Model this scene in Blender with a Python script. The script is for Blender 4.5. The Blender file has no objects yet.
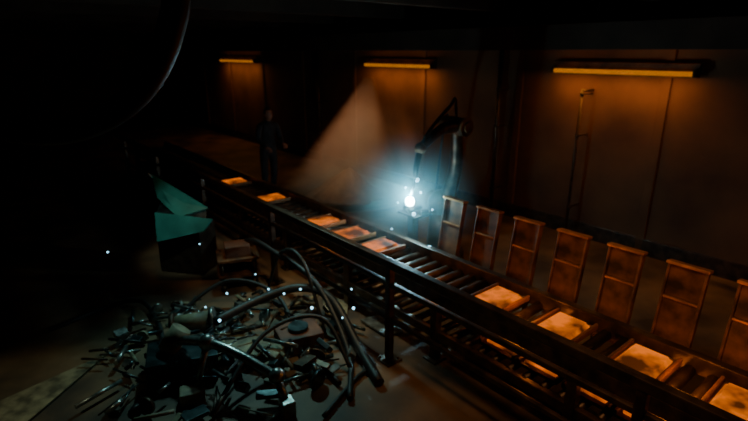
import bpy, bmesh, math, random
from mathutils import Vector, Matrix, noise
random.seed(7)
ANG=math.atan2(.638,.770)
HALL=Matrix.Rotation(ANG,4,'Z')      # hall frame: local x = t (towards back wall), local y = s (down the hall)
ID=Matrix.Identity(4)
def H(t,s,z): return HALL@Vector((t,s,z))

# ---------------- materials ----------------
def mat(name,c1,c2=None,rough=.6,metal=0.,scale=6.,emi=None,es=0.,bump=.15,patch=False):
    m=bpy.data.materials.new(name); m.use_nodes=True
    n=m.node_tree.nodes; l=m.node_tree.links; b=n['Principled BSDF']
    tc=n.new('ShaderNodeTexCoord'); nz=n.new('ShaderNodeTexNoise')
    nz.inputs['Scale'].default_value=scale; nz.inputs['Detail'].default_value=6
    l.new(tc.outputs['Object'],nz.inputs['Vector'])
    r=n.new('ShaderNodeValToRGB'); c2=c2 or tuple(x*.45 for x in c1)
    r.color_ramp.elements[0].position=.35; r.color_ramp.elements[1].position=.68
    r.color_ramp.elements[0].color=(*c2,1); r.color_ramp.elements[1].color=(*c1,1)
    l.new(nz.outputs['Fac'],r.inputs['Fac']); l.new(r.outputs['Color'],b.inputs['Base Color'])
    b.inputs['Roughness'].default_value=rough; b.inputs['Metallic'].default_value=metal
    if bump:
        bp=n.new('ShaderNodeBump'); bp.inputs['Strength'].default_value=bump; bp.inputs['Distance'].default_value=.02
        l.new(nz.outputs['Fac'],bp.inputs['Height']); l.new(bp.outputs['Normal'],b.inputs['Normal'])
    if emi:
        b.inputs['Emission Color'].default_value=(*emi,1); b.inputs['Emission Strength'].default_value=es
        if patch:
            geo=n.new('ShaderNodeNewGeometry'); n2=n.new('ShaderNodeTexNoise'); n2.inputs['Scale'].default_value=4.5; n2.inputs['Detail'].default_value=3
            l.new(geo.outputs['Position'],n2.inputs['Vector'])
            r2=n.new('ShaderNodeValToRGB'); r2.color_ramp.elements[0].position=.36; r2.color_ramp.elements[1].position=.62
            r2.color_ramp.elements[0].color=(.06,.06,.06,1)
            mm=n.new('ShaderNodeMath'); mm.operation='MULTIPLY'; mm.inputs[1].default_value=es
            l.new(n2.outputs['Fac'],r2.inputs['Fac']); l.new(r2.outputs['Color'],mm.inputs[0]); l.new(mm.outputs[0],b.inputs['Emission Strength'])
    return m
M=dict(
 wall=mat('aged_brown_wall',(.20,.095,.04),(.09,.04,.019),.85,scale=1.0),
 ceil=mat('sooty_ceiling',(.06,.042,.03),None,.9,scale=2),
 floor=mat('oily_concrete_floor',(.24,.15,.08),(.05,.036,.026),.6,scale=1.5),
 steel=mat('dark_steel',(.12,.08,.055),(.035,.026,.02),.38,.7,scale=9),
 black=mat('black_rubber',(.018,.02,.022),None,.5,scale=8,bump=.05),
 rust=mat('rusty_plate',(.22,.09,.03),(.018,.008,.005),.6,.2,scale=5),
 lip=mat('orange_lit_edge',(.75,.34,.10),(.25,.10,.03),.4,.3,scale=8),  # orange light on the plates' top edges, put into a brighter base colour
 alu=mat('worn_aluminium',(.46,.50,.48),(.10,.12,.12),.3,.8,scale=11),
 tan=mat('tan_castings',(.36,.32,.20),(.1,.09,.06),.6,.1,scale=8),
 gun=mat('blue_grey_steel',(.10,.14,.155),(.03,.045,.05),.3,.8,scale=9),
 teal=mat('teal_paint',(.025,.22,.19),(.01,.12,.105),.4,scale=4),
 hot=mat('hot_iron',(.03,.01,.005),None,.8,scale=5.5,emi=(1.,.19,.0),es=.95,patch=True),
 streak=mat('orange_streak_glow',(.05,.02,.005),None,.8,scale=5,emi=(1.,.17,.0),es=.9,patch=True),  # emission standing in for orange reflections below the guard rail
 lamp=mat('amber_diffuser',(.4,.2,.05),None,.4,emi=(1.,.30,.0),es=.42,bump=0),
 arc=mat('arc_flame',(.9,.95,1),None,.4,emi=(.65,.93,1.),es=60,bump=0),
 spark_glint=mat('spark_glint',(.9,.95,1),None,.4,emi=(.3,.75,1.),es=4,bump=0),
 cloth=mat('work_clothes',(.03,.03,.038),(.012,.012,.016),.85,scale=10),
 skin=mat('skin',(.42,.2,.13),(.34,.15,.1),.5,scale=10,bump=.03),
 hair=mat('dark_hair',(.03,.02,.015),None,.6,scale=30),
 boot=mat('boot_leather',(.05,.03,.02),None,.5),
 redbrown=mat('oxide_red_paint',(.18,.075,.04),(.08,.03,.02),.6),
)
# ---------------- builder ----------------
class B:
    def __init__(s,name): s.name=name; s.bm=bmesh.new(); s.mats=[]
    def mi(s,k):
        if k not in s.mats: s.mats.append(k)
        return s.mats.index(k)
    def _fin(s,verts,k,smooth=False):
        i=s.mi(k); fs=set()
        for v in verts: fs.update(v.link_faces)
        for f in fs: f.material_index=i; f.smooth=smooth
    def box(s,c,d,k,rot=None,bev=.01):
        r=bmesh.ops.create_cube(s.bm,size=1.)
        vs=r['verts']
        for v in vs: v.co=Vector((v.co.x*d[0],v.co.y*d[1],v.co.z*d[2]))
        s._fin(vs,k)
        if bev:
            es=set()
            for v in vs: es.update(v.link_edges)
            q=bmesh.ops.bevel(s.bm,geom=list(es),offset=min(bev,min(d)*.3),segments=2,affect='EDGES',profile=.6)
            vs=list({v for f in q['faces'] for v in f.verts}|{v for v in vs if v.is_valid})
            st=list(vs); seen=set(vs)
            while st:
                v=st.pop()
                for e in v.link_edges:
                    o=e.other_vert(v)
                    if o not in seen: seen.add(o); st.append(o)
            vs=list(seen); s._fin(vs,k)
        m=Matrix.Translation(Vector(c))@(rot if rot else ID)
        for v in vs: v.co=m@v.co
        return vs
    def cyl(s,a,b,r,k,r2=None,seg=16):
        a=Vector(a);b=Vector(b);d=b-a
        q=bmesh.ops.create_cone(s.bm,cap_ends=True,segments=seg,radius1=r,radius2=r if r2 is None else r2,depth=d.length)
        m=Matrix.Translation((a+b)/2)@d.to_track_quat('Z','Y').to_matrix().to_4x4()
        for v in q['verts']: v.co=m@v.co
        s._fin(q['verts'],k)
        for v in q['verts']:
            for f in v.link_faces:
                if len(f.verts)==4: f.smooth=True
    def sph(s,c,r,k,sc=(1,1,1),seg=12):
        q=bmesh.ops.create_uvsphere(s.bm,u_segments=seg,v_segments=seg*2//3,radius=r)
        for v in q['verts']: v.co=Vector((v.co.x*sc[0],v.co.y*sc[1],v.co.z*sc[2]))+Vector(c)
        s._fin(q['verts'],k,True)
    def tube(s,pts,r,k,seg=10,sub=8,taper=None):
        P=[Vector(p) for p in pts]; out=[]
        if sub>1 and len(P)>2:
            E=[P[0]*2-P[1]]+P+[P[-1]*2-P[-2]]
            for i in range(1,len(E)-2):
                for j in range(sub):
                    t=j/sub;p0,p1,p2,p3=E[i-1:i+3]
                    out.append(.5*((2*p1)+(p2-p0)*t+(2*p0-5*p1+4*p2-p3)*t*t+(3*p1-p0-3*p2+p3)*t**3))
            out.append(P[-1])
        else: out=P
        i=s.mi(k); rings=[]; up=None
        for n_,p in enumerate(out):
            d=(out[min(n_+1,len(out)-1)]-out[max(n_-1,0)]).normalized()
            if up is None: up=d.orthogonal().normalized()
            up=(up-d*up.dot(d)).normalized(); w=d.cross(up)
            rr=r if taper is None else r+(taper-r)*n_/(len(out)-1)
            rings.append([s.bm.verts.new(p+up*rr*math.cos(2*math.pi*j/seg)+w*rr*math.sin(2*math.pi*j/seg)) for j in range(seg)])
        for a,b in zip(rings,rings[1:]):
            for j in range(seg):
                f=s.bm.faces.new((a[j],a[(j+1)%seg],b[(j+1)%seg],b[j])); f.material_index=i; f.smooth=True
        for q in (rings[0][::-1],rings[-1]):
            f=s.bm.faces.new(q); f.material_index=i
    def prism(s,poly,th,k):
        th=Vector(th); i=s.mi(k)
        a=[s.bm.verts.new(Vector(p)) for p in poly]; b=[s.bm.verts.new(Vector(p)+th) for p in poly]
        fs=[s.bm.faces.new(a[::-1]),s.bm.faces.new(b)]
        n=len(a)
        for j in range(n): fs.append(s.bm.faces.new((a[j],a[(j+1)%n],b[(j+1)%n],b[j])))
        for f in fs: f.material_index=i
    def done(s,mtx=HALL,parent=None):
        bmesh.ops.transform(s.bm,matrix=mtx,verts=s.bm.verts)
        bmesh.ops.recalc_face_normals(s.bm,faces=s.bm.faces)
        lo=Vector([min(v.co[i] for v in s.bm.verts) for i in range(3)]); hi=Vector([max(v.co[i] for v in s.bm.verts) for i in range(3)])
        c=(lo+hi)/2; c.z=lo.z
        for v in s.bm.verts: v.co-=c
        me=bpy.data.meshes.new(s.name); s.bm.to_mesh(me); s.bm.free()
        for k in s.mats: me.materials.append(M[k])
        o=bpy.data.objects.new(s.name,me); o.location=c; bpy.context.scene.collection.objects.link(o)
        if parent: o.parent=parent
        return o
RX=lambda a:Matrix.Rotation(math.radians(a),4,'X')
RY=lambda a:Matrix.Rotation(math.radians(a),4,'Y')
RZ=lambda a:Matrix.Rotation(math.radians(a),4,'Z')

# ---------------- room shell ----------------
T0,T1,S0,S1,ZC=-4.,7.3,-5.,24.,3.7
def shell(name,c,d,k):
    b=B(name); b.box(c,d,k,bev=0); return b.done()
shell('floor',((T0+T1)/2,(S0+S1)/2,-.1),(T1-T0+.4,S1-S0+.4,.2),'floor')
shell('ceiling',((T0+T1)/2,(S0+S1)/2,ZC+.1),(T1-T0+.4,S1-S0+.4,.2),'ceil')
shell('wall_back',(T1+.1,(S0+S1)/2,ZC/2),(.2,S1-S0,ZC),'wall')
shell('wall_front',(T0-.1,(S0+S1)/2,ZC/2),(.2,S1-S0,ZC),'wall')
shell('wall_left',((T0+T1)/2,S1+.1,ZC/2),(T1-T0,.2,ZC),'wall')
shell('wall_right',((T0+T1)/2,S0-.1,ZC/2),(T1-T0,.2,ZC),'wall')
b=B('trim_1')
for i in range(13):
    s=-4+i*2.25
    b.box((T1-.02,s,ZC/2),(.04,.12,ZC),'wall',bev=.015)
b.box((T1-.02,(S0+S1)/2,.12),(.04,S1-S0,.24),'steel',bev=.01)
b.done()
b=B('ceiling_beam')
b.box((T1-.35,(S0+S1)/2,2.97),(.7,S1-S0,.16),'ceil'); b.box((T1-.7,(S0+S1)/2,3.0),(.06,S1-S0,.34),'ceil')
for i in range(12):
    b.box((1.5,-4+i*2.3,3.55),(10.8,.16,.3),'ceil')
b.done()
def lamp(s0,s1,p):
    b=B('wall_strip_lamp')
    c=(s0+s1)/2; L=s1-s0
    b.box((T1-.10,c,2.58),(.05,L+.1,.18),'rust')
    b.cyl((T1-.18,s0,2.54),(T1-.18,s1,2.54),.03,'lamp')
    for s in (s0-.02,s1+.02): b.box((T1-.16,s,2.55),(.12,.04,.10),'steel')
    for s in (s0+.3,s1-.3): b.box((T1-.04,s,2.56),(.08,.06,.06),'steel')
    b.done()
    for dn,e in ((True,p),(False,p*.2)):
        l=bpy.data.lights.new('strip_light','AREA'); l.shape='RECTANGLE'; l.size=L; l.size_y=.1; l.energy=e; l.color=(1.,.37,.06)
        o=bpy.data.objects.new('strip_light',l); bpy.context.scene.collection.objects.link(o)
        o.matrix_world=Matrix.Translation(H(T1-.30,c,2.48 if dn else 2.60))@HALL@Matrix.Rotation(math.radians(-10 if dn else 168),4,'Y')@Matrix.Rotation(math.radians(90),4,'Z')
lamp(2.4,4.3,10); lamp(6.9,8.9,9); lamp(14.2,16.6,8); lamp(-1.6,.3,22)
b=B('wall_pipe')
for s,r,zt in ((5.2,.035,2.86),(3.75,.02,2.3),(10.6,.04,2.86),(1.1,.05,2.86)):
    b.cyl((T1-.3,s,0),(T1-.3,s,zt),r,'steel')
    if zt<2.5: b.cyl((T1-.3,s,zt-.03),(T1,s,zt-.03),r,'steel')
    for z in (.5,1.6,2.2):
        b.cyl((T1-.3,s,z),(T1-.3,s,z+.05),r*1.5,'steel'); b.box((T1-.15,s,z+.02),(.3,.03,.02),'steel')
b.done()

# ---------------- casting conveyor ----------------
b=B('casting_conveyor')
CS0,CS1=-1.5,12.5
L=CS1-CS0;cm=(CS0+CS1)/2
for t in (3.08,3.78):
    b.box((t,cm,.66),(.08,L,.14),'steel'); b.box((t,cm,.28),(.06,L,.09),'steel')
    s=CS0+.2
    while s<CS1:
        b.box((t,s,.33),(.08,.08,.66),'steel'); b.box((t,s,.01),(.16,.16,.02),'steel'); s+=1.37
s=CS0+.1
while s<CS1:
    b.cyl((3.1,s,.60),(3.76,s,.60),.045,'steel',seg=12)
    b.cyl((3.1,s,.30),(3.76,s,.30),.035,'steel',seg=10); s+=.155
b.done()
def glow_slab(s,z,k):
    b=B('ingot_or_streak'); w=.40;l=.28
    vs=b.box((3.43,s,z+.045),(w,l,.05),k,bev=.015)
    for v in vs:
        if v.co.z>z+.045:
            v.co.x=3.43+(v.co.x-3.43)*.88; v.co.y=s+(v.co.y-s)*.86
    b.box((3.43,s,z+.012),(w+.1,l+.08,.024),'rust')
    for dy in (-l/2-.03,l/2+.03): b.box((3.43,s+dy,z+.03),(w+.1,.025,.05),'rust')
    b.done()
for s in (-.62,-.04,.54,1.145,1.77,2.41,4.05,4.58,5.2,6.6,7.9): glow_slab(s,.648,'hot')
for s in (-.6,-.2,.2,.6,1.0,1.4,1.8,2.2): glow_slab(s,.337,'streak')  # added lower row, glowing in place of reflected orange streaks

# ---------------- row of mould plates behind the conveyor ----------------
def plate(s):
    b=B('mould_plate'); t=4.05; rot=RY(9); Ht=.84
    def bx(c,d,k,bev=.008):
        p=Matrix.Translation((t,s,.38))@rot@Vector(c); b.box(p,d,k,rot,bev)
    bx((0,0,Ht/2),(.03,.26,Ht),'rust')
    for y in (-.135,.135): bx((-.01,y,Ht/2),(.06,.022,Ht),'rust')
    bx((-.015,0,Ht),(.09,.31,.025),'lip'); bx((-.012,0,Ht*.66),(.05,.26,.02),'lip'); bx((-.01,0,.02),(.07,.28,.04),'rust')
    for y in (-.12,.12): b.box((t-.0,s+y,.2),(.04,.04,.4),'steel')
    b.box((t,s,.015),(.25,.3,.03),'steel')
    b.done()
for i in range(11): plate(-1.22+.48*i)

# ---------------- guard rail in front ----------------
b=B('guard_rail')
for z,w in ((1.0,.075),(.80,.045),(.45,.04)):
    b.box((2.73,cm,z),(w,L,w),'steel')
s=3.07-4.4
while s<CS1:
    b.box((2.73,s,.5),(.065,.065,1.0),'steel'); b.box((2.73,s,.012),(.18,.18,.024),'steel')
    for dx in (-.06,.06):
        for dy in (-.06,.06): b.cyl((2.73+dx,s+dy,.02),(2.73+dx,s+dy,.045),.012,'steel',seg=6)
    s+=2.2
b.done()

# ---------------- welding robot ----------------
WELD=Vector((4.0,4.15,1.07))
b=B('welding_robot')
b.cyl((4.95,4.5,0),(4.95,4.5,.12),.34,'steel',seg=28); b.cyl((4.95,4.5,.12),(4.95,4.5,.7),.2,'steel',r2=.16,seg=24)
b.sph((4.95,4.5,.8),.2,'steel',seg=18); b.cyl((4.95,4.28,.82),(4.95,4.72,.82),.13,'rust',seg=20)
b.tube([(4.95,4.42,.85),(5.08,4.4,1.3),(5.02,4.36,1.85)],.11,'steel',taper=.08)
b.cyl((5.02,4.18,1.88),(5.02,4.58,1.88),.12,'rust',seg=20); b.cyl((5.02,4.14,1.88),(5.02,4.18,1.88),.07,'rust',seg=20)
b.tube([(5.02,4.3,1.9),(4.6,4.25,1.88),(4.22,4.2,1.72)],.085,'steel',taper=.055)
b.sph((4.2,4.2,1.7),.075,'rust'); b.tube([(4.2,4.2,1.7),(4.12,4.18,1.5),(4.1,4.17,1.36)],.045,'black',taper=.03)
b.cyl((4.1,4.17,1.38),(4.02,4.155,1.15),.018,'black')
b.tube([(5.05,4.6,.9),(5.4,4.7,1.4),(5.25,4.6,2.15),(4.8,4.3,2.15),(4.3,4.2,1.85),(4.14,4.2,1.5)],.022,'black')
b.tube([(4.95,4.7,.4),(5.35,5.0,.8),(5.35,4.9,1.7),(5.1,4.6,2.0)],.018,'black')
b.done()
b=B('workpiece_fixture')
b.box((4.08,4.15,.93),(.26,.34,.03),'black'); b.box((4.06,4.15,.46),(.1,.1,.92),'black'); b.box((4.06,4.15,.015),(.3,.3,.03),'black')
b.box((4.1,4.28,.97),(.12,.06,.05),'black'); b.box((4.1,4.02,.97),(.12,.06,.05),'black'); b.cyl((3.98,4.15,.98),(4.18,4.15,.98),.03,'black')
b.done()
b=B('welding_arc'); b.sph(WELD+Vector((0,0,.02)),.055,'arc'); b.done()
b=B('sparks_and_glints')
for p,r in (((.52,5.9,1.32),.028),((.47,5.6,.98),.021),((.62,5.2,.72),.02),((.2,5.3,.9),.010),((.7,5.7,1.0),.011),((.3,6.0,1.0),.01),((.56,5.75,1.2),.012),((.38,5.8,1.25),.01),((.8,5.5,.9),.012)):
    b.sph(p,r,'spark_glint',seg=8)
for p in ((-.20,4.35,.42),(-3.05,5.3,.62),(-1.45,4.15,.40),(-2.1,5.6,.6),(-.9,4.5,.5),(-1.1,4.7,.45),(-1.30,5.0,.48),(-.35,4.5,.3),(-.6,4.3,.45),(-1.7,4.5,.35),(-.25,5.0,.3),(-.3,4.2,.4),(-.75,4.6,.5),(-1.6,4.9,.3)):  # flying sparks, plus glints on the scrap made as glowing beads
    b.sph(p,random.choice((.010,.014,.008)),'spark_glint',seg=8)
b.done(ID)
def volume(name,col,dens_nodes):
    vm=bpy.data.materials.new(name); vm.use_nodes=True; n=vm.node_tree.nodes; l=vm.node_tree.links; n.clear()
    out=n.new('ShaderNodeOutputMaterial'); sc=n.new('ShaderNodeVolumeScatter'); tc=n.new('ShaderNodeTexCoord')
    l.new(dens_nodes(n,l,tc),sc.inputs['Density']); l.new(sc.outputs[0],out.inputs['Volume'])
    sc.inputs['Color'].default_value=(*col,1); return vm
def ramp(n,l,src,a,b,c,d):
    mr=n.new('ShaderNodeMapRange'); mr.interpolation_type='SMOOTHSTEP'
    for k,v in zip(('From Min','From Max','To Min','To Max'),(a,b,c,d)): mr.inputs[k].default_value=v
    l.new(src,mr.inputs['Value']); return mr.outputs['Result']
sm=bpy.data.meshes.new('arc_halo_haze'); bb=bmesh.new(); bmesh.ops.create_icosphere(bb,subdivisions=4,radius=1.0); bb.to_mesh(sm); bb.free()  # added scattering sphere, shaped to give the arc its bluish halo
so=bpy.data.objects.new('arc_halo_haze',sm); bpy.context.scene.collection.objects.link(so); so.location=HALL@WELD+Vector((0,0,.02))
def dn(n,l,tc):
    ln=n.new('ShaderNodeVectorMath'); ln.operation='LENGTH'; l.new(tc.outputs['Object'],ln.inputs[0])
    return ramp(n,l,ln.outputs['Value'],0,.92,.45,0)
sm.materials.append(volume('halo_scatter',(.4,.8,.9),dn))

# ---------------- dusty plume rising from a sand heap ----------------
base=Vector((-.70,9.75,0)); apex=Vector((-.10,9.75,2.35))
def cone(name,base,apex,R,r0,matl,wob=0.,NR=16,NA=64,sy=.75):
    bm=bmesh.new(); rings=[]
    for i in range(NR+1):
        f=i/NR; row=[]
        for j in range(NA):
            a=2*math.pi*j/NA
            rr=R*f*(1+wob*noise.noise(Vector((math.cos(a)*2,math.sin(a)*2,f*3))))+r0
            c=apex.lerp(base,f)
            row.append(bm.verts.new((c.x-base.x+rr*math.cos(a),c.y-base.y+rr*sy*math.sin(a),c.z)))
        rings.append(row)
    for a_,b_ in zip(rings,rings[1:]):
        for j in range(NA):
            f=bm.faces.new((a_[j],b_[j],b_[(j+1)%NA],a_[(j+1)%NA])); f.smooth=True
    bm.faces.new(rings[0]); bm.faces.new(rings[-1][::-1])
    bmesh.ops.recalc_face_normals(bm,faces=bm.faces)
    me=bpy.data.meshes.new(name); bm.to_mesh(me); bm.free(); me.materials.append(matl)
    o=bpy.data.objects.new(name,me); bpy.context.scene.collection.objects.link(o); o.location=(base.x,base.y,0)
    return o
def dn2(n,l,tc):
    sp=n.new('ShaderNodeSeparateXYZ'); l.new(tc.outputs['Object'],sp.inputs[0])
    def mth(op,a,b=None):
        m=n.new('ShaderNodeMath'); m.operation=op
        for i,v in enumerate((a,b)):
            if v is None: continue
            if isinstance(v,(int,float)): m.inputs[i].default_value=v
            else: l.new(v,m.inputs[i])
        return m.outputs[0]
    f=mth('SUBTRACT',1.,mth('DIVIDE',sp.outputs['Z'],2.35))
    ax=mth('MULTIPLY',mth('SUBTRACT',1.,f),.60)
    dx=mth('SUBTRACT',sp.outputs['X'],ax); dy=mth('DIVIDE',sp.outputs['Y'],.75)
    d=mth('SQRT',mth('ADD',mth('MULTIPLY',dx,dx),mth('MULTIPLY',dy,dy)))
    rel=mth('DIVIDE',d,mth('ADD',mth('MULTIPLY',f,1.30),.12))
    e=ramp(n,l,rel,.55,1.,1.,0.)
    nz=n.new('ShaderNodeTexNoise'); nz.inputs['Scale'].default_value=1.6; nz.inputs['Detail'].default_value=2; l.new(tc.outputs['Object'],nz.inputs['Vector'])
    nn=ramp(n,l,nz.outputs['Fac'],.3,.7,1.2,2.4)
    return mth('MULTIPLY',e,nn)
cone('dust_plume',base,apex,1.30,.12,volume('brown_dust',(.80,.46,.30),dn2))
cone('sand_heap',base+Vector((.1,0,0)),Vector((-.5,9.75,.6)),.75,.03,mat('brown_sand',(.34,.18,.10),(.2,.1,.06),.95,scale=12),wob=.25)

# ---------------- teal folding bin ----------------
b=B('teal_parts_bin')
b.prism([(-2.98,6.5,1.26),(-2.12,6.1,.90),(-2.5,6.02,.80),(-2.85,6.3,.98)],(.01,.02,-.02),'teal')
b.prism([(-2.82,6.1,.84),(-2.04,5.95,.80),(-2.14,5.88,.66),(-2.74,5.88,.52)],(.01,.03,-.01),'teal')
b.prism([(-2.82,6.1,.80),(-2.12,5.95,.78),(-2.15,6.1,.86),(-2.5,6.3,.9),(-2.85,6.4,.9)],(0,0,-.02),'gun')
b.box((-2.5,6.25,.33),(.62,.4,.64),'steel',RZ(-12))
for x,y in ((-2.8,6.15),(-2.25,6.0)): b.box((x,y+.12,.3),(.05,.05,.6),'steel')
b.tube([(-2.95,6.45,1.22),(-3.05,6.5,1.28)],.015,'alu',sub=1)
b.done(ID)

# ---------------- scrap machinery heap (lower left) ----------------
b=B('machine_scrap_heap')
b.box((-1.75,3.95,.12),(.6,.42,.22),'gun',RZ(20)); b.box((-1.2,4.15,.08),(.7,.3,.14),'tan',RZ(-15))
b.tube([(-1.80,3.95,.32),(-1.45,3.78,.40),(-1.15,3.66,.36),(-.80,3.50,.26)],.045,'alu',taper=.035)
b.sph((-1.45,3.78,.40),.075,'alu'); b.sph((-.80,3.50,.26),.07,'alu')
b.cyl((-.80,3.50,.26),(-.72,3.38,.12),.035,'alu'); b.box((-.70,3.36,.07),(.11,.12,.14),'alu',RZ(30))
b.cyl((-1.86,3.9,.24),(-1.74,3.98,.42),.09,'tan'); b.cyl((-1.45,3.78,.40),(-1.50,3.60,.12),.03,'alu'); b.box((-1.52,3.52,.06),(.2,.15,.12),'tan',RZ(20))
b.cyl((-1.95,4.35,.22),(-1.62,4.4,.26),.1,'tan',seg=24); b.cyl((-1.99,4.34,.215),(-1.95,4.35,.22),.14,'rust',seg=24); b.cyl((-1.62,4.4,.26),(-1.58,4.41,.265),.13,'alu',seg=24)
b.box((-.75,4.35,.10),(.42,.34,.18),'redbrown',RZ(25)); b.cyl((-.75,4.35,.19),(-.75,4.35,.23),.10,'gun',seg=24)
for i in range(170):
    a=random.uniform(0,6.28); R=random.random()**.65
    c=Vector((-1.45+1.3*R*math.cos(a),4.3+1.1*R*math.sin(a),.04+.28*(1-R)*random.random()+.03))
    k=random.choice(('alu','gun','gun','gun','steel','black','tan','alu')); q=random.random()
    rot=RZ(random.uniform(0,180))@RX(random.uniform(-40,40))
    if q<.25: b.box(c,(random.uniform(.04,.2),random.uniform(.04,.12),random.uniform(.02,.07)),k,rot,.006)
    elif q<.85:
        d=(rot@Vector((random.uniform(.12,.45),0,0))); d.z*=.25
        b.cyl(c-d/2,c+d/2,random.uniform(.007,.025),k,seg=12)
    else:
        d=rot@Vector((0,.03,.02)); b.cyl(c-d/2,c+d/2,random.uniform(.05,.1),k,seg=20)
b.done(ID)
b=B('rubber_hose')
b.tube([(-1.55,4.3,.3),(-1.2,4.62,.36),(-.8,4.75,.44),(-.45,4.6,.40),(-.15,4.15,.12),(.05,3.7,.045)],.045,'black')
b.tube([(-2.0,6.1,.05),(-1.6,5.85,.55),(-1.1,5.25,.62),(-.6,4.72,.5),(-.25,4.15,.08),(-.2,3.5,.035)],.028,'black')
b.tube([(-2.2,4.8,.04),(-1.7,5.2,.3),(-1.1,5.0,.25),(-.7,4.3,.05),(-.3,3.7,.04)],.022,'black')
b.tube([(-.4,3.3,.03),(-.15,3.8,.03),(.0,4.0,.03),(-.2,4.3,.03),(-.4,4.5,.03)],.02,'black')
b.tube([(-3.4,4.6,.03),(-2.8,5.2,.06),(-2.3,4.7,.05),(-2.0,4.1,.05)],.025,'black')
b.tube([(-1.3,5.5,.03),(-1.05,5.2,.65),(-.75,4.85,.70),(-.5,4.5,.03)],.02,'black')
b.tube([(-1.3,3.3,.03),(-1.0,4.0,.35),(-.5,4.2,.4),(-.2,3.9,.03)],.02,'black')
b.done(ID)
b=B('tan_floor_sheet')  # flat tan polygon just above the floor
b.prism([(-2.58,4.2,.01),(-2.78,3.0,.01),(-3.4,2.2,.01),(-4.3,2.3,.01),(-3.15,3.47,.01)],(0,0,.012),'tan'); b.done(ID)
b=B('steel_offcut')
b.prism([(-.62,5.4,.02),(-.3,5.2,.02),(-.3,4.75,.02),(-.55,4.95,.02)],(0,0,.02),'tan')
b.prism([(-.15,4.8,.02),(.1,4.5,.02),(.3,4.55,.02),(.05,4.9,.02)],(0,0,.02),'alu'); b.done(ID)
b=B('tool_trolley')
TX,TY=-1.70,5.75
b.box((TX,TY,.40),(.5,.4,.03),'rust',RZ(20)); b.box((TX,TY,.2),(.5,.4,.03),'rust',RZ(20)); b.box((TX,TY,.48),(.3,.25,.14),'redbrown',RZ(20))
for x in (-.2,.2):
    for y in (-.15,.15):
        p=RZ(20)@Vector((x,y,0)); b.cyl((p.x+TX,p.y+TY,.05),(p.x+TX,p.y+TY,.42),.015,'steel'); b.sph((p.x+TX,p.y+TY,.04),.04,'black')
b.done(ID)
b=B('overhead_hose')
pts=[(-1.16+.52*math.cos(a),1.75,3.05+.52*math.sin(a)) for a in [math.radians(x) for x in range(-200,21,20)]]
pts=[(pts[0][0],1.75,3.66)]+pts[1:-1]+[(pts[-1][0],1.75,3.66)]
b.tube(pts,.045,'black'); b.done(ID)

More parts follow.
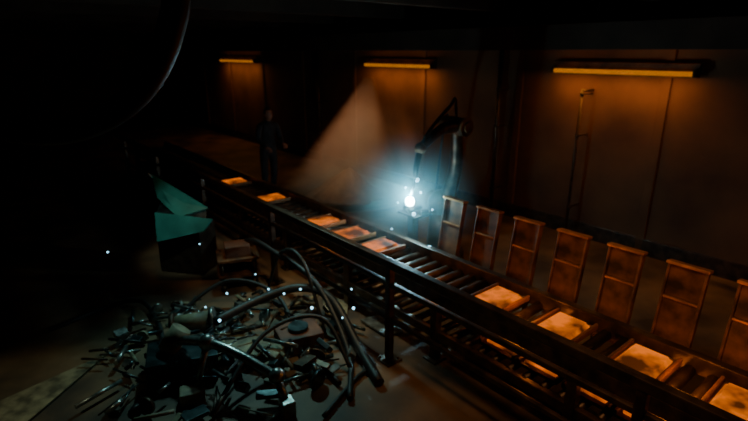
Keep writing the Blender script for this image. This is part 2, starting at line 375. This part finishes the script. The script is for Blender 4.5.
# ---------------- worker ----------------
def worker(loc,yaw):
    root=bpy.data.objects.new('factory_worker',None); bpy.context.scene.collection.objects.link(root)
    root.location=loc; root.rotation_euler=(0,0,yaw)
    def skin(name,V,E,R,k,rt=0,sub=2):
        me=bpy.data.meshes.new(name); me.from_pydata(V,E,[]); o=bpy.data.objects.new(name,me); bpy.context.scene.collection.objects.link(o)
        o.modifiers.new('s','SKIN')
        for i,r in enumerate(R):
            r=r if isinstance(r,tuple) else (r,r)
            me.skin_vertices[0].data[i].radius=r; me.skin_vertices[0].data[i].use_root=(i==rt)
        m=o.modifiers.new('d','SUBSURF'); m.levels=sub; m.render_levels=sub
        me.materials.append(M[k]); o.parent=root
        for mod in o.modifiers:
            if mod.type=='SKIN': mod.use_smooth_shade=True
        return o
    V=[(0,0,.93),(0,-.01,1.12),(0,-.04,1.33),(0,-.06,1.46),(0,-.08,1.54),
       (-.18,-.05,1.42),(-.24,-.12,1.16),(-.17,-.36,1.06),
       (.18,-.05,1.42),(.24,-.10,1.16),(.16,-.34,1.10),
       (-.10,0,.88),(-.12,-.05,.48),(-.12,.03,.10),
       (.10,0,.88),(.13,.06,.48),(.13,.16,.10)]
    E=[(0,1),(1,2),(2,3),(3,4),(3,5),(5,6),(6,7),(3,8),(8,9),(9,10),(0,11),(11,12),(12,13),(0,14),(14,15),(15,16)]
    R=[(.16,.12),(.15,.11),(.18,.12),(.09,.08),.055,.075,.055,.042,.075,.055,.042,.10,.075,.055,.10,.075,.055]
    skin('body_clothes',V,E,R,'cloth')
    for sx,y in ((-.12,.03),(.13,.16)):
        skin('boot',[(sx,y+.03,.10),(sx,y,.05),(sx,y-.12,.045),(sx,y-.19,.04)],[(0,1),(1,2),(2,3)],[.06,.055,.048,.035],'boot')
    for sx,hy,hz,d in ((-.17,-.36,1.06,1),(.16,-.34,1.10,-1)):
        skin('palm',[(sx,hy,hz),(sx,hy-.05,hz-.01),(sx,hy-.10,hz-.02)],[(0,1),(1,2)],[(.026,.02),(.038,.018),(.036,.016)],'skin')
        for i,(ox,ln_) in enumerate(((-.030,.065),(-.010,.078),(.010,.073),(.030,.058))):
            x=sx+ox*d
            skin('finger_%d'%(i+1),[(x,hy-.095,hz-.02),(x,hy-.095-ln_*.5,hz-.03),(x,hy-.095-ln_*.75,hz-.06),(x,hy-.095-ln_*.7,hz-.085)],[(0,1),(1,2),(2,3)],[.009,.0085,.008,.007],'skin',sub=1)
        skin('thumb',[(sx-.03*d,hy-.03,hz),(sx-.06*d,hy-.07,hz-.015),(sx-.055*d,hy-.11,hz-.03)],[(0,1),(1,2)],[.012,.010,.008],'skin',sub=1)
    b=B('head'); c=Vector((0,-.11,1.655))
    q=bmesh.ops.create_uvsphere(b.bm,u_segments=24,v_segments=18,radius=1)
    for v in q['verts']:
        x,y,z=v.co; w=.076*(1-.22*max(0,-z)); v.co=c+Vector((x*w,y*.095-(.012 if z<-.3 and y<0 else 0),z*.118))
    b._fin(q['verts'],'skin',True)
    b.cyl(c+Vector((0,-.085,.02)),c+Vector((0,-.115,-.025)),.009,'skin',r2=.016,seg=8)
    b.box(c+Vector((0,-.092,-.058)),(.045,.012,.012),'redbrown',bev=.004)
    for sx in (-1,1):
        b.sph(c+Vector((sx*.03,-.084,.008)),.011,'alu'); b.sph(c+Vector((sx*.03,-.094,.008)),.005,'black')
        b.box(c+Vector((sx*.03,-.09,.032)),(.034,.01,.007),'hair',bev=.002)
        b.sph(c+Vector((sx*.077,.005,-.005)),.026,'skin',sc=(.35,.7,1))
    q=bmesh.ops.create_uvsphere(b.bm,u_segments=24,v_segments=14,radius=1); dl=[]
    for v in q['verts']:
        x,y,z=v.co
        v.co=c+Vector((x*.084,y*.102+.01,z*.123+.006))
        if z<-.15 or (y<-.55 and z<.45): dl.append(v)
    b._fin(q['verts'],'hair',True); bmesh.ops.delete(b.bm,geom=dl,context='VERTS')
    o=b.done(ID); o.parent=root
    skin('neck',[(0,-.085,1.50),(0,-.10,1.60)],[(0,1)],[.052,.05],'skin')
    return root
worker((-2.12,9.9,0),math.radians(35))

# ---------------- lights ----------------
def light(kind,name,loc,e,col,r=.1,target=None,ang=60,blend=.8):
    l=bpy.data.lights.new(name,kind); l.energy=e; l.color=col
    if kind!='AREA': l.shadow_soft_size=r
    o=bpy.data.objects.new(name,l); bpy.context.scene.collection.objects.link(o); o.location=loc
    if kind=='SPOT': l.spot_size=math.radians(ang); l.spot_blend=blend
    if target is not None: o.rotation_euler=(Vector(target)-Vector(loc)).to_track_quat('-Z','Y').to_euler()
    return o
light('POINT','arc_light',HALL@(WELD+Vector((-.02,0,.10))),58,(.38,.85,1.),.03)
for s in (-.3,.85,2.1): light('POINT','orange_fill',H(3.45,s,.85),4.2,(1.,.27,.02),.06)  # added unseen points, strengthening the orange glow on plates and rails
light('POINT','orange_fill',H(3.45,3.1,.85),2.5,(1.,.27,.02),.06)
light('POINT','orange_fill',H(3.45,4.9,.9),3,(1.,.25,.03),.08)
for s in (0.,1.0,2.0): light('POINT','orange_fill',H(3.43,s,.47),2.2,(1.,.27,.02),.05)
light('SPOT','fill_spot',(-1.4,6.2,3.3),190,(.40,.92,.88),.12,(-1.25,4.2,0),58,1.)  # added unseen spots that brighten scrap, floor, bin, plume and rails
light('SPOT','fill_spot',(.2,4.2,3.3),170,(1.,.72,.36),.15,(-.35,5.3,0),60,1.)
light('SPOT','fill_spot',(-2.0,4.2,3.3),110,(.7,1.,.9),.1,(-2.5,6.1,.8),22)
light('SPOT','fill_spot',(-3.6,2.2,3.4),80,(.95,.95,.6),.1,(-3.1,3.2,0),36)
light('SPOT','fill_spot',(-.9,7.6,3.3),420,(1.,.55,.3),.15,(-.5,9.75,1.3),48,1.)
light('SPOT','fill_spot',H(2.0,1.2,3.3),110,(1.,.5,.2),.2,H(3.0,1.2,.9),85,1.)
light('SPOT','fill_spot',H(2.0,6.2,3.3),70,(1.,.55,.25),.2,H(3.2,6.2,.9),80,1.)
w=bpy.data.worlds.new('dark_hall_air'); bpy.context.scene.world=w; w.use_nodes=True
w.node_tree.nodes['Background'].inputs[0].default_value=(.5,.5,.45,1); w.node_tree.nodes['Background'].inputs[1].default_value=.003

cam=bpy.data.cameras.new('camera'); cam.lens=24; cam.sensor_width=36; cam.clip_start=.05
cam.dof.use_dof=True; cam.dof.focus_distance=2.6; cam.dof.aperture_fstop=1.6
co=bpy.data.objects.new('camera',cam); bpy.context.scene.collection.objects.link(co)
co.location=(0,0,2.8); co.rotation_euler=(math.radians(90-17.6),0,0)
bpy.context.scene.camera=co
